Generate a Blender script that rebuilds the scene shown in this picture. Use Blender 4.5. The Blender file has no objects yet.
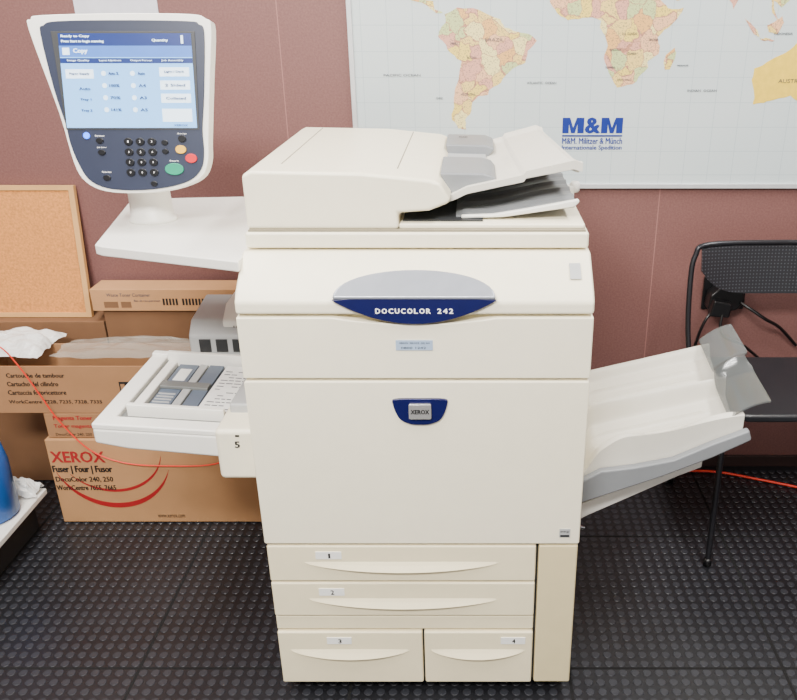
import bpy, bmesh, math, random
from mathutils import Vector, Matrix, noise
random.seed(4)
scene = bpy.context.scene
WL = {}

# ------------------------------------------------------------------ materials
def srgb(r, g, b):
    def f(c):
        c /= 255.0
        return c/12.92 if c <= 0.04045 else ((c+0.055)/1.055)**2.4
    return (f(r), f(g), f(b), 1.0)

def mat(name, rgb, rough=0.5, metal=0.0, var=0.04, scale=30, bump=0.0, bscale=200, emis=0.0, alpha=1.0, spec=0.5, trans=0.0):
    m = bpy.data.materials.new(name); m.use_nodes = True
    nt = m.node_tree; b = nt.nodes['Principled BSDF']
    c = srgb(*rgb)
    b.inputs['Roughness'].default_value = rough
    b.inputs['Metallic'].default_value = metal
    b.inputs['Specular IOR Level'].default_value = spec
    b.inputs['Alpha'].default_value = alpha
    b.inputs['Transmission Weight'].default_value = trans
    tc = nt.nodes.new('ShaderNodeTexCoord')
    n = nt.nodes.new('ShaderNodeTexNoise'); n.inputs['Scale'].default_value = scale
    nt.links.new(tc.outputs['Object'], n.inputs['Vector'])
    r = nt.nodes.new('ShaderNodeValToRGB')
    r.color_ramp.elements[0].position = 0.3; r.color_ramp.elements[1].position = 0.7
    r.color_ramp.elements[0].color = tuple(x*(1-var) for x in c[:3])+(1,)
    r.color_ramp.elements[1].color = tuple(min(1, x*(1+var)) for x in c[:3])+(1,)
    nt.links.new(n.outputs['Fac'], r.inputs['Fac'])
    nt.links.new(r.outputs['Color'], b.inputs['Base Color'])
    if bump > 0:
        n2 = nt.nodes.new('ShaderNodeTexNoise'); n2.inputs['Scale'].default_value = bscale
        nt.links.new(tc.outputs['Object'], n2.inputs['Vector'])
        bp = nt.nodes.new('ShaderNodeBump'); bp.inputs['Strength'].default_value = bump
        bp.inputs['Distance'].default_value = 0.002
        nt.links.new(n2.outputs['Fac'], bp.inputs['Height'])
        nt.links.new(bp.outputs['Normal'], b.inputs['Normal'])
    if emis > 0:
        nt.links.new(r.outputs['Color'], b.inputs['Emission Color'])
        b.inputs['Emission Strength'].default_value = emis
    return m

def nd(nt, t, **kw):
    n = nt.nodes.new(t)
    for k, v in kw.items(): setattr(n, k, v)
    return n
def math_(nt, op, a, b=None, c=None):
    n = nd(nt, 'ShaderNodeMath', operation=op)
    for i, v in enumerate((a, b, c)):
        if v is None: continue
        if isinstance(v, (int, float)): n.inputs[i].default_value = v
        else: nt.links.new(v, n.inputs[i])
    return n.outputs[0]

def floor_material():
    m = bpy.data.materials.new('studded_rubber'); m.use_nodes = True
    nt = m.node_tree; b = nt.nodes['Principled BSDF']
    g = nd(nt, 'ShaderNodeNewGeometry'); s = nd(nt, 'ShaderNodeSeparateXYZ')
    nt.links.new(g.outputs['Position'], s.inputs[0])
    def seam(o, off):
        f = math_(nt, 'SUBTRACT', math_(nt, 'FRACT', math_(nt, 'ADD', math_(nt, 'DIVIDE', math_(nt, 'ADD', o, off), 0.5), 20.5)), 0.5)
        return math_(nt, 'LESS_THAN', math_(nt, 'ABSOLUTE', f), 0.007)
    sm = math_(nt, 'MAXIMUM', seam(s.outputs[0], 0.775), seam(s.outputs[1], -1.41))
    n = nd(nt, 'ShaderNodeTexNoise'); n.inputs['Scale'].default_value = 5; n.inputs['Detail'].default_value = 6
    nt.links.new(g.outputs['Position'], n.inputs['Vector'])
    mix = nd(nt, 'ShaderNodeMix', data_type='RGBA')
    mix.inputs['A'].default_value = srgb(15, 15, 18); mix.inputs['B'].default_value = srgb(30, 31, 35)
    nt.links.new(n.outputs['Fac'], mix.inputs['Factor'])
    top = math_(nt, 'GREATER_THAN', s.outputs[2], 0.0004)
    mt = nd(nt, 'ShaderNodeMix', data_type='RGBA'); mt.inputs['B'].default_value = srgb(52, 54, 60)
    nt.links.new(math_(nt, 'MULTIPLY', top, .6), mt.inputs['Factor']); nt.links.new(mix.outputs['Result'], mt.inputs['A'])
    mx2 = nd(nt, 'ShaderNodeMix', data_type='RGBA'); mx2.inputs['B'].default_value = srgb(3, 3, 4)
    nt.links.new(sm, mx2.inputs['Factor']); nt.links.new(mt.outputs['Result'], mx2.inputs['A'])
    nt.links.new(mx2.outputs['Result'], b.inputs['Base Color'])
    rg = nd(nt, 'ShaderNodeMapRange'); rg.inputs['To Min'].default_value = .32; rg.inputs['To Max'].default_value = .44
    nt.links.new(n.outputs['Fac'], rg.inputs['Value'])
    nt.links.new(math_(nt, 'MAXIMUM', rg.outputs[0], math_(nt, 'MULTIPLY', sm, .95)), b.inputs['Roughness'])
    return m

def wall_material():
    m = bpy.data.materials.new('mauve_wall_vinyl'); m.use_nodes = True
    nt = m.node_tree; b = nt.nodes['Principled BSDF']
    g = nd(nt, 'ShaderNodeNewGeometry')
    n = nd(nt, 'ShaderNodeTexNoise'); n.inputs['Scale'].default_value = 190; n.inputs['Detail'].default_value = 3
    nt.links.new(g.outputs['Position'], n.inputs['Vector'])
    r = nd(nt, 'ShaderNodeValToRGB'); r.color_ramp.elements[0].position = .35; r.color_ramp.elements[1].position = .65
    r.color_ramp.elements[0].color = srgb(110, 74, 70); r.color_ramp.elements[1].color = srgb(122, 84, 79)
    nt.links.new(n.outputs['Fac'], r.inputs['Fac'])
    s = nd(nt, 'ShaderNodeSeparateXYZ'); nt.links.new(g.outputs['Position'], s.inputs[0])
    f = math_(nt, 'SUBTRACT', math_(nt, 'FRACT', math_(nt, 'ADD', math_(nt, 'DIVIDE', math_(nt, 'ADD', s.outputs[0], 0.517), 1.06), 10.5)), 0.5)
    sm = math_(nt, 'LESS_THAN', math_(nt, 'ABSOLUTE', f), 0.0012)
    mx = nd(nt, 'ShaderNodeMix', data_type='RGBA'); mx.inputs['B'].default_value = srgb(150, 104, 98)
    nt.links.new(sm, mx.inputs['Factor']); nt.links.new(r.outputs['Color'], mx.inputs['A'])
    nt.links.new(mx.outputs['Result'], b.inputs['Base Color'])
    bp = nd(nt, 'ShaderNodeBump'); bp.inputs['Strength'].default_value = .3; bp.inputs['Distance'].default_value = 0.001
    nt.links.new(n.outputs['Fac'], bp.inputs['Height']); nt.links.new(bp.outputs['Normal'], b.inputs['Normal'])
    b.inputs['Roughness'].default_value = 0.55
    return m

def land_material():
    m = bpy.data.materials.new('printed_countries'); m.use_nodes = True
    nt = m.node_tree; b = nt.nodes['Principled BSDF']
    g = nd(nt, 'ShaderNodeNewGeometry')
    n = nd(nt, 'ShaderNodeTexNoise'); n.inputs['Scale'].default_value = 30; n.inputs['Detail'].default_value = 6
    nt.links.new(g.outputs['Position'], n.inputs['Vector'])
    mxv = nd(nt, 'ShaderNodeVectorMath', operation='MULTIPLY_ADD')
    mxv.inputs[1].default_value = (.045, 0, .045)
    nt.links.new(n.outputs['Color'], mxv.inputs[0]); nt.links.new(g.outputs['Position'], mxv.inputs[2])
    fl = nd(nt, 'ShaderNodeVectorMath', operation='MULTIPLY'); fl.inputs[1].default_value = (1, 0, 1)
    nt.links.new(mxv.outputs[0], fl.inputs[0])
    v = nd(nt, 'ShaderNodeTexVoronoi'); v.inputs['Scale'].default_value = 25
    nt.links.new(fl.outputs[0], v.inputs['Vector'])
    ve = nd(nt, 'ShaderNodeTexVoronoi', feature='DISTANCE_TO_EDGE'); ve.inputs['Scale'].default_value = 25
    nt.links.new(fl.outputs[0], ve.inputs['Vector'])
    sc = nd(nt, 'ShaderNodeSeparateColor'); nt.links.new(v.outputs['Color'], sc.inputs[0])
    r = nd(nt, 'ShaderNodeValToRGB'); r.color_ramp.interpolation = 'CONSTANT'
    cols = [(236, 208, 104), (234, 184, 140), (194, 204, 140), (234, 204, 120), (218, 160, 138), (238, 222, 152), (230, 176, 104)]
    e = r.color_ramp.elements
    e[0].color = srgb(*cols[0]); e[1].position = 1/7; e[1].color = srgb(*cols[1])
    for i in range(2, 7):
        x = e.new(i/7); x.color = srgb(*cols[i])
    nt.links.new(sc.outputs[0], r.inputs['Fac'])
    mx = nd(nt, 'ShaderNodeMix', data_type='RGBA'); mx.inputs['B'].default_value = srgb(184, 130, 104)
    nt.links.new(math_(nt, 'LESS_THAN', ve.outputs['Distance'], 0.02), mx.inputs['Factor'])
    nt.links.new(r.outputs['Color'], mx.inputs['A'])
    n2 = nd(nt, 'ShaderNodeTexNoise'); n2.inputs['Scale'].default_value = 260
    nt.links.new(g.outputs['Position'], n2.inputs['Vector'])
    mx2 = nd(nt, 'ShaderNodeMix', data_type='RGBA'); mx2.inputs['B'].default_value = srgb(110, 88, 80)
    nt.links.new(math_(nt, 'MULTIPLY', math_(nt, 'GREATER_THAN', n2.outputs['Fac'], 0.58), 0.55), mx2.inputs['Factor'])
    nt.links.new(mx.outputs['Result'], mx2.inputs['A'])
    nt.links.new(mx2.outputs['Result'], b.inputs['Base Color'])
    b.inputs['Roughness'].default_value = 0.4
    return m

def sea_material():
    m = bpy.data.materials.new('printed_sea'); m.use_nodes = True
    nt = m.node_tree; b = nt.nodes['Principled BSDF']
    g = nd(nt, 'ShaderNodeNewGeometry'); s = nd(nt, 'ShaderNodeSeparateXYZ')
    nt.links.new(g.outputs['Position'], s.inputs[0])
    def ln(o, off, st):
        f = math_(nt, 'SUBTRACT', math_(nt, 'FRACT', math_(nt, 'ADD', math_(nt, 'DIVIDE', math_(nt, 'ADD', o, off), st), 20.5)), 0.5)
        return math_(nt, 'LESS_THAN', math_(nt, 'ABSOLUTE', f), 0.012)
    l = math_(nt, 'MAXIMUM', ln(s.outputs[0], .02, .069), ln(s.outputs[2], .02, .066))
    n = nd(nt, 'ShaderNodeTexNoise'); n.inputs['Scale'].default_value = 3
    nt.links.new(g.outputs['Position'], n.inputs['Vector'])
    a = nd(nt, 'ShaderNodeMix', data_type='RGBA'); a.inputs['A'].default_value = srgb(190, 204, 208); a.inputs['B'].default_value = srgb(208, 216, 214)
    nt.links.new(n.outputs['Fac'], a.inputs['Factor'])
    mx = nd(nt, 'ShaderNodeMix', data_type='RGBA'); mx.inputs['B'].default_value = srgb(158, 176, 182)
    nt.links.new(math_(nt, 'MULTIPLY', l, .6), mx.inputs['Factor']); nt.links.new(a.outputs['Result'], mx.inputs['A'])
    nt.links.new(mx.outputs['Result'], b.inputs['Base Color'])
    b.inputs['Roughness'].default_value = 0.35
    return m

def dots_material(name, base, dot, pitch, axes, thr=.3):
    m = bpy.data.materials.new(name); m.use_nodes = True
    nt = m.node_tree; b = nt.nodes['Principled BSDF']
    g = nd(nt, 'ShaderNodeNewGeometry'); s = nd(nt, 'ShaderNodeSeparateXYZ')
    nt.links.new(g.outputs['Position'], s.inputs[0])
    f = [math_(nt, 'SUBTRACT', math_(nt, 'FRACT', math_(nt, 'DIVIDE', math_(nt, 'ADD', s.outputs[a], 9), pitch)), .5) for a in axes]
    d = math_(nt, 'SQRT', math_(nt, 'ADD', math_(nt, 'MULTIPLY', f[0], f[0]), math_(nt, 'MULTIPLY', f[1], f[1])))
    mx = nd(nt, 'ShaderNodeMix', data_type='RGBA'); mx.inputs['A'].default_value = srgb(*base); mx.inputs['B'].default_value = srgb(*dot)
    nt.links.new(math_(nt, 'LESS_THAN', d, thr), mx.inputs['Factor'])
    nt.links.new(mx.outputs['Result'], b.inputs['Base Color'])
    b.inputs['Roughness'].default_value = 0.4
    return m

CREAM = mat('cream_plastic', (246, 238, 212), .4, var=.012, bump=.05, bscale=600)
CREAM2 = mat('yellowed_plastic', (241, 229, 192), .42, var=.015, bump=.05, bscale=600)
TAN = mat('tan_plastic', (220, 205, 160), .5, var=.02)
OFFW = mat('offwhite_plastic', (236, 234, 226), .4, var=.012)
TRAYW = mat('tray_ivory_plastic', (216, 212, 200), .45, var=.012)
LGREY = mat('light_grey_plastic', (172, 174, 174), .45, var=.03)
SIDEG = mat('side_grey_plastic', (128, 131, 134), .45, var=.03)
MGREY = mat('mid_grey_plastic', (108, 110, 108), .5, var=.04)
SEAM = mat('soft_seam', (140, 132, 112), .6)
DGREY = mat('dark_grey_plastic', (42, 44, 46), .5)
SLATE = mat('slate_blue_plastic', (33, 40, 60), .4, var=.03)
GUIDE = mat('blue_grey_plastic', (92, 104, 120), .45)
BLACK = mat('black_plastic', (14, 14, 16), .35)
BLUE = mat('navy_badge', (12, 16, 72), .25)
BADGEG = mat('silver_lens', (160, 165, 174), .2, metal=.3)
CHROMEB = mat('silver_plate', (190, 190, 188), .25, metal=.6)
METAL = mat('chrome', (200, 200, 205), .2, metal=1)
WHITE = mat('white_print', (250, 250, 250), .5)
INK = mat('black_print', (14, 13, 13), .6)
GINK = mat('grey_print', (70, 74, 84), .6)
RINK = mat('red_print', (160, 20, 26), .6)
BINK = mat('blue_print', (2, 36, 126), .5)
STICK = mat('white_sticker', (240, 240, 236), .5)
STICKB = mat('pale_blue_sticker', (160, 180, 206), .4)
CARD = mat('cardboard', (180, 134, 90), .85, var=.06, scale=12, bump=.1)
CARD2 = mat('dull_cardboard', (158, 115, 77), .85, var=.06, scale=12, bump=.1)
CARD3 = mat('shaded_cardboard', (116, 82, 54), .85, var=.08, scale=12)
CORK = mat('cork', (204, 136, 70), .9, var=.18, scale=160, bump=.4, bscale=200)
WOOD = mat('pale_wood', (206, 158, 100), .6, var=.08, scale=8)
ALU = mat('aluminium', (214, 216, 218), .35, metal=.4)
SCREEN = mat('screen_glow', (118, 178, 238), .3, emis=.75, var=.04, scale=6)
SCRBAR = mat('screen_navy', (24, 44, 104), .3, emis=.45)
SCRTAB = mat('screen_tab', (66, 112, 190), .3, emis=.55)
SCRW = mat('screen_white', (214, 234, 250), .3, emis=.85)
SCRINK = mat('screen_ink', (30, 50, 104), .4, emis=.15)
RED = mat('red_key', (205, 30, 42), .3)
YEL = mat('yellow_key', (232, 178, 50), .3)
GRN = mat('green_key', (14, 142, 108), .3)
LED = mat('blue_led', (40, 110, 255), .3, emis=4)
KEY = mat('key_black', (8, 9, 14), .3)
PLASW = mat('crumpled_white_film', (232, 232, 228), .3, var=.03, alpha=.92)
PLASC = mat('clear_film', (205, 205, 195), .12, alpha=.28)
SMOKE = mat('smoked_plastic', (96, 100, 100), .12, alpha=.5)
BLUEP = mat('blue_container_plastic', (22, 90, 170), .35, var=.1, scale=14)
CLEAR = mat('clear_bottle_plastic', (204, 220, 228), .1, alpha=.55)
REDC = mat('red_cable_rubber', (222, 50, 26), .4)
TUBEM = mat('dark_tube', (44, 44, 48), .3, metal=.6)
SEATM = mat('dark_seat_plastic', (30, 31, 35), .35, var=.03)
BACKM = dots_material('perforated_back', (26, 27, 31), (70, 72, 78), .0095, (0, 2), .2)

# ------------------------------------------------------------------ builders
def empty(name, loc, label, cat):
    e = bpy.data.objects.new(name, None); e.location = loc; e.empty_display_size = .05
    scene.collection.objects.link(e); WL[e.name] = Vector(loc)
    e['label'] = label; e['category'] = cat
    return e

def finish(name, me, material, parent=None, bevel=0, smooth=False, label=None, cat=None, kind=None, seg=3):
    xs = [v.co for v in me.vertices]
    mn = Vector([min(c[i] for c in xs) for i in range(3)]); mxx = Vector([max(c[i] for c in xs) for i in range(3)])
    c = (mn+mxx)/2
    if parent is None and kind is None: c.z = mn.z
    me.transform(Matrix.Translation(-c))
    ob = bpy.data.objects.new(name, me); scene.collection.objects.link(ob)
    me.materials.append(material)
    if parent:
        ob.parent = parent; ob.location = c-WL[parent.name]
    else: ob.location = c
    WL[ob.name] = c
    if bevel > 0:
        b = ob.modifiers.new('Bevel', 'BEVEL'); b.width = bevel; b.segments = seg; b.limit_method = 'ANGLE'
        b.angle_limit = math.radians(35); b.harden_normals = True
        smooth = True
    if smooth:
        for p in me.polygons: p.use_smooth = True
    if label: ob['label'] = label
    if cat: ob['category'] = cat
    if kind: ob['kind'] = kind
    return ob

def from_data(name, vs, fs, M=None, fix=True):
    me = bpy.data.meshes.new(name); me.from_pydata([tuple(v) for v in vs], [], fs)
    if M: me.transform(M)
    if fix:
        bm = bmesh.new(); bm.from_mesh(me)
        bmesh.ops.recalc_face_normals(bm, faces=bm.faces); bm.to_mesh(me); bm.free()
    return me

BF = [(0, 1, 3, 2), (4, 6, 7, 5), (0, 4, 5, 1), (2, 3, 7, 6), (0, 2, 6, 4), (1, 5, 7, 3)]
def box(name, x0, x1, y0, y1, z0, z1, material, parent=None, bevel=.003, M=None, **kw):
    vs = [(x, y, z) for x in (x0, x1) for y in (y0, y1) for z in (z0, z1)]
    return finish(name, from_data(name, vs, BF, M), material, parent, bevel, **kw)

def prism(name, pts, M, th, material, parent=None, bevel=.002, **kw):
    n = len(pts)
    vs = [(p[0], p[1], 0) for p in pts]+[(p[0], p[1], th) for p in pts]
    fs = [tuple(range(n)), tuple(range(n, 2*n))]+[(i, (i+1) % n, n+(i+1) % n, n+i) for i in range(n)]
    return finish(name, from_data(name, vs, fs, M), material, parent, bevel, **kw)

def FR(x=0, y=0, z=0): return Matrix.Translation((x, y, z)) @ Matrix.Rotation(math.pi/2, 4, 'X')
def YZ(x=0): return Matrix(((0, 0, 1, x), (1, 0, 0, 0), (0, 1, 0, 0), (0, 0, 0, 1)))
def TP(z=0): return Matrix.Translation((0, 0, z))

def rrect(x0, x1, y0, y1, r, n=5):
    out = []
    for cx, cy, a in ((x1-r, y1-r, 0), (x0+r, y1-r, 90), (x0+r, y0+r, 180), (x1-r, y0+r, 270)):
        for i in range(n+1):
            t = math.radians(a+90*i/n); out.append((cx+r*math.cos(t), cy+r*math.sin(t)))
    return out

def smooth_closed(pts, n=4):
    out = []; L = len(pts)
    for i in range(L):
        p0, p1, p2, p3 = [Vector(pts[(i+k-1) % L]) for k in range(4)]
        for j in range(n):
            t = j/n
            out.append(tuple(.5*((2*p1)+(p2-p0)*t+(2*p0-5*p1+4*p2-p3)*t*t+(3*p1-p0-3*p2+p3)*t**3)))
    return out

def text(name, s, w, h, M, material, parent, bold=0.0, ext=.0003, space=1.0):
    """lettering fitted to a w x h box; bold = stroke thickening in fractions of the height"""
    cu = bpy.data.curves.new(name, 'FONT'); cu.body = s; cu.size = 1; cu.resolution_u = 2
    cu.extrude = .02; cu.space_character = space
    ob = bpy.data.objects.new(name, cu); scene.collection.objects.link(ob)
    dg = bpy.context.evaluated_depsgraph_get(); dg.update()
    me = bpy.data.meshes.new_from_object(ob.evaluated_get(dg))
    bpy.data.objects.remove(ob)
    xs = [v.co.x for v in me.vertices]; ys = [v.co.y for v in me.vertices]
    cx = (min(xs)+max(xs))/2; cy = (min(ys)+max(ys))/2
    sx = w/(max(xs)-min(xs)); sy = h/(max(ys)-min(ys))
    me.transform(Matrix.Diagonal((sx, sy, ext/.02, 1)) @ Matrix.Translation((-cx, -cy, 0)))
    if bold > 0:
        bm = bmesh.new(); d = bold*h
        for k, (ox, oy) in enumerate(((0, 0), (d, 0), (-d, 0), (0, d*.5), (0, -d*.5))):
            m2 = me.copy(); m2.transform(Matrix.Translation((ox, oy, k*.00002))); bm.from_mesh(m2); bpy.data.meshes.remove(m2)
        bm.to_mesh(me); bm.free()
    me.transform(M)
    me.materials.clear()
    return finish(name, me, material, parent)

def tube(name, pts, r, material, parent=None, n=6, **kw):
    P = [Vector(p) for p in pts]; out = []
    for i in range(len(P)-1):
        p0 = P[max(i-1, 0)]; p1 = P[i]; p2 = P[i+1]; p3 = P[min(i+2, len(P)-1)]
        for j in range(n):
            t = j/n
            out.append(.5*((2*p1)+(p2-p0)*t+(2*p0-5*p1+4*p2-p3)*t*t+(3*p1-p0-3*p2+p3)*t**3))
    out.append(P[-1])
    cu = bpy.data.curves.new(name, 'CURVE'); cu.dimensions = '3D'; cu.bevel_depth = r; cu.bevel_resolution = 3; cu.use_fill_caps = True
    sp = cu.splines.new('POLY'); sp.points.add(len(out)-1)
    for i, p in enumerate(out): sp.points[i].co = (*p, 1)
    ob = bpy.data.objects.new(name, cu); scene.collection.objects.link(ob)
    dg = bpy.context.evaluated_depsgraph_get(); dg.update()
    me = bpy.data.meshes.new_from_object(ob.evaluated_get(dg)); bpy.data.objects.remove(ob); me.materials.clear()
    return finish(name, me, material, parent, smooth=True, **kw)

def lathe(name, prof, cx, cy, material, parent=None, n=28, sx=1, sy=1, M=None, **kw):
    vs = []; fs = []
    for r, z in prof:
        for i in range(n):
            a = 2*math.pi*i/n; vs.append((cx+r*sx*math.cos(a), cy+r*sy*math.sin(a), z))
    for k in range(len(prof)-1):
        for i in range(n):
            fs.append((k*n+i, k*n+(i+1) % n, (k+1)*n+(i+1) % n, (k+1)*n+i))
    fs.append(tuple(range(n))); fs.append(tuple((len(prof)-1)*n+i for i in range(n)))
    return finish(name, from_data(name, vs, fs, M), material, parent, smooth=True, **kw)

def disc(name, cx, cy, r, th, M, material, parent, sx=1, n=20, bevel=.0008):
    return prism(name, [(cx+sx*r*math.cos(2*math.pi*i/n), cy+r*math.sin(2*math.pi*i/n)) for i in range(n)], M, th, material, parent, bevel)

def surf(name, f, nx, ny, bot, m, parent, split=40, **kw):
    """closed slab: top surface f(u,v)->(x,y,z), underside bot(x,y,z)->z"""
    vs = []; fs = []
    for i in range(nx+1):
        for j in range(ny+1): vs.append(f(i/nx, j/ny))
    n = len(vs); vs += [(a, b, bot(a, b, c)) for a, b, c in vs]; W_ = ny+1
    for i in range(nx):
        for j in range(ny):
            a = i*W_+j; q = (a, a+1, a+W_+1, a+W_); fs.append(q); fs.append(tuple(n+k for k in reversed(q)))
        for jj in (0, ny):
            a = i*W_+jj; fs.append((a, a+W_, n+a+W_, n+a))
    for j in range(ny):
        for ii in (0, nx):
            a = ii*W_+j; fs.append((a, a+1, n+a+1, n+a))
    ob = finish(name, from_data(name, vs, fs), m, parent, smooth=True, **kw)
    e = ob.modifiers.new('Split', 'EDGE_SPLIT'); e.split_angle = math.radians(split)
    return ob
def sstep(a, b, x):
    t = max(0, min(1, (x-a)/(b-a))); return t*t*(3-2*t)
def gs(x, c, w): return math.exp(-((x-c)/w)**2)

# ------------------------------------------------------------------ room
floorm = floor_material(); wallm = wall_material()
WHITEWALL = mat('white_ceiling', (235, 233, 228), .9)
vs = [(x, y, z) for x in (-2.6, 2.6) for y in (-1.6, 2.30) for z in (-.05, 0)]; fs = list(BF)
PIT = .5/18
for i in range(-32, 88):
    for j in range(-16, 31):
        cx = -.775+PIT*(i+.5); cy = 1.41+PIT*(j+.5)
        if cy > 2.28: continue
        b0 = len(vs); S = 12
        for rr, zz in ((.0104, -.0002), (.0092, .0013)):
            for k in range(S):
                a = 2*math.pi*k/S; vs.append((cx+rr*math.cos(a), cy+rr*math.sin(a), zz))
        for k in range(S):
            k2 = (k+1) % S; fs.append((b0+k, b0+k2, b0+S+k2, b0+S+k))
        fs.append(tuple(b0+S+k for k in range(S)))
me = from_data('floor', vs, fs, fix=False)
fo = finish('floor', me, floorm, kind='structure')
box('wall_back', -2.6, 2.6, 2.30, 2.40, -.05, 2.7, wallm, bevel=0, kind='structure')
box('wall_left', -2.7, -2.6, -1.6, 2.4, -.05, 2.7, wallm, bevel=0, kind='structure')
box('wall_right', 2.6, 2.7, -1.6, 2.4, -.05, 2.7, wallm, bevel=0, kind='structure')
box('ceiling', -2.7, 2.7, -1.6, 2.4, 2.7, 2.75, WHITEWALL, bevel=0, kind='structure')
box('baseboard_back', -2.6, 2.6, 2.29, 2.30, 0, .04, mat('dark_baseboard', (50, 34, 32), .5), bevel=.001, kind='structure')

# ------------------------------------------------------------------ world map
wm = empty('world_map', (.55, 2.295, .93), 'large framed political world map poster mounted on mauve wall', 'map')
mx0, mx1, mz0, mz1 = -.325, 1.55, .940, 1.90
box('map_sheet', mx0, mx1, 2.292, 2.299, mz0, mz1, sea_material(), wm, bevel=0)
def frame_mesh(name, x0, x1, z0, z1, w, y0, y1, material, parent):
    o = [(x0, z0), (x1, z0), (x1, z1), (x0, z1)]; i = [(x0+w, z0+w), (x1-w, z0+w), (x1-w, z1-w), (x0+w, z1-w)]
    vs = [(a, y0, b) for a, b in o]+[(a, y0, b) for a, b in i]+[(a, y1, b) for a, b in o]+[(a, y1, b) for a, b in i]
    fs = []
    for k in range(4):
        n = (k+1) % 4
        fs += [(k, n, 4+n, 4+k), (8+k, 12+k, 12+n, 8+n), (k, 8+k, 8+n, n), (4+k, 4+n, 12+n, 12+k)]
    return finish(name, from_data(name, vs, fs), material, parent, .001)
frame_mesh('frame', mx0-.006, mx1+.006, mz0-.008, mz1+.008, .013, 2.286, 2.2995, ALU, wm)
LM = land_material()
def ll(lon, lat):
    return (-.09+(lon+81)*.0046, 1.36+.235*math.log(math.tan(math.radians(45+lat/2))))
lands = {
 'south_america': [(-78,8),(-72,12),(-62,10.5),(-52,5),(-50,0),(-44,-2.5),(-37,-5),(-34.8,-8),(-39,-14),(-40,-21),(-46,-24.5),(-49,-28),(-53,-33.5),(-57,-36),(-57.5,-38.5),(-62,-39),(-65,-42),(-65.5,-46),(-68.5,-50),(-68,-54),(-72,-53.5),(-75,-50),(-74,-42),(-73.5,-36),(-71.5,-30),(-70.2,-20),(-75.5,-15),(-79,-8),(-81.2,-5),(-80,-1),(-77.5,3)],
 'africa': [(-17,15),(-16.5,21),(-13,27.5),(-9.5,31),(-6,35.6),(3,36.9),(10,37),(11,33.5),(19,30.3),(22,32.8),(31,31),(34,28.5),(37,21),(39.5,15.5),(43,11.5),(51,11.8),(48,5),(42,-1.5),(39,-6),(40.6,-11),(40.2,-16),(35,-20),(35.3,-24),(32.6,-27),(28,-33),(20,-34.8),(18,-32),(15,-26.5),(12,-18),(13.7,-11),(12,-5),(9,0),(9.6,4),(4.5,6.2),(-2,5),(-7.5,4.4),(-13,8.5)],
 'madagascar': [(49.3,-12),(50.3,-15.5),(47.5,-24.8),(44.5,-25),(43.5,-21),(44.5,-16.3)],
 'australia': [(114,-22),(113.5,-26),(115.7,-32),(115.5,-34.5),(120,-34),(124,-33),(131,-31.5),(136,-35),(138.5,-35),(141,-38),(146,-39),(150,-37.5),(153,-31),(153,-26),(146,-19),(145,-15),(142.5,-11),(140.5,-17.5),(136,-15),(136.5,-12),(131,-12),(128,-15),(122,-18)],
 'eurasia': [(-9,37),(-9,43),(-1.5,43.5),(-4,48.3),(3,51),(8,54),(10,57.5),(12,54),(20,54.5),(24,59),(29,60),(22,61),(25,65.5),(18,61),(16,56.5),(12,56),(6,58.5),(6,62),(15,69),(28,71),(40,67),(60,69),(75,72.5),(105,76),(140,73),(170,70),(178,66),(162,60),(156,52),(155,60),(138,54),(140,48),(131,43),(127.5,39),(129,35.5),(126,35),(125,39.5),(121,39),(119,37),(122,31),(119,25.5),(110,21),(106,20),(109,13),(105,9),(100,13),(104,1.5),(100,6),(98,15),(94,17),(90,22.5),(86,20),(80,14),(77.5,8),(73,17),(72,21),(67,25),(57,26),(50,30),(52,25),(56,25),(59.5,22),(55,17.5),(44.5,12.8),(39,21),(35,29),(36,36),(28,37),(27,40.5),(23,38),(19,41.5),(13.5,45.5),(18,40.5),(16,38),(10,44),(3,42.5),(-1,38),(-5,36)],
 'sumatra': [(95.5,5.5),(99,3),(104,-2),(105.5,-5.8),(102,-4),(98.5,1)],
 'borneo': [(109,1.5),(113,3.5),(117,6.8),(118.5,3),(117,-1),(115.5,-4),(110.5,-2.8)],
 'java': [(105.5,-6.3),(111,-6.5),(114.5,-7.8),(113,-8.5),(106.5,-7.5)],
 'new_guinea': [(131.5,-1),(138,-2),(145,-4.5),(150.5,-10.5),(144,-8),(139,-8),(134,-4)],
 'north_america': [(-125,49),(-124,40),(-117,32.5),(-109,23),(-105,20.5),(-96,16),(-87,13),(-82,8.5),(-78,8.8),(-83,11),(-83.5,15.5),(-88,16),(-87,21.3),(-91,19),(-95.5,18.5),(-97.5,26),(-94,29.5),(-84,30),(-80.5,25.3),(-81,31),(-75.5,36),(-70,42),(-60,46),(-65,50),(-56,53),(-64,60),(-78,62),(-78,55),(-93,59),(-83,68),(-110,68),(-128,70),(-128,56)],
}
AUSM = mat('printed_australia', (238, 202, 70), .4, var=.06, scale=60)
def warp(nm, x, z):
    if nm == 'south_america': return (-.09+(x+.09)*1.24, z)
    if nm == 'africa': return (.204+(x-.204)*1.13, z)
    if nm == 'madagascar': return (x+.035, z)
    if nm == 'eurasia': return (x+.05, z+.012)
    if nm == 'australia': return (.765+(x-.807)*1.4, 1.325+(z-1.31)*1.6)
    return (x, z)
for i, (nm, pp) in enumerate(lands.items()):
    P2 = [warp(nm, *ll(a, b)) for a, b in pp]
    Q = []
    for k in range(len(P2)):
        a = Vector(P2[k]); b = Vector(P2[(k+1) % len(P2)]); Q.append(tuple(a))
        L = (b-a).length
        for t in (.33, .66):
            if L > .015:
                j = L*.07; p = a.lerp(b, t); Q.append((p.x+random.uniform(-j, j), p.y+random.uniform(-j, j)))
    Q = [(max(mx0+.008, min(mx1-.008, x)), min(mz1-.006, y)) for x, y in Q]
    prism('printed_landmass', Q, FR(0, 2.292, 0), .0004+.00005*i, AUSM if nm == 'australia' else LM, wm, bevel=0)
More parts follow.
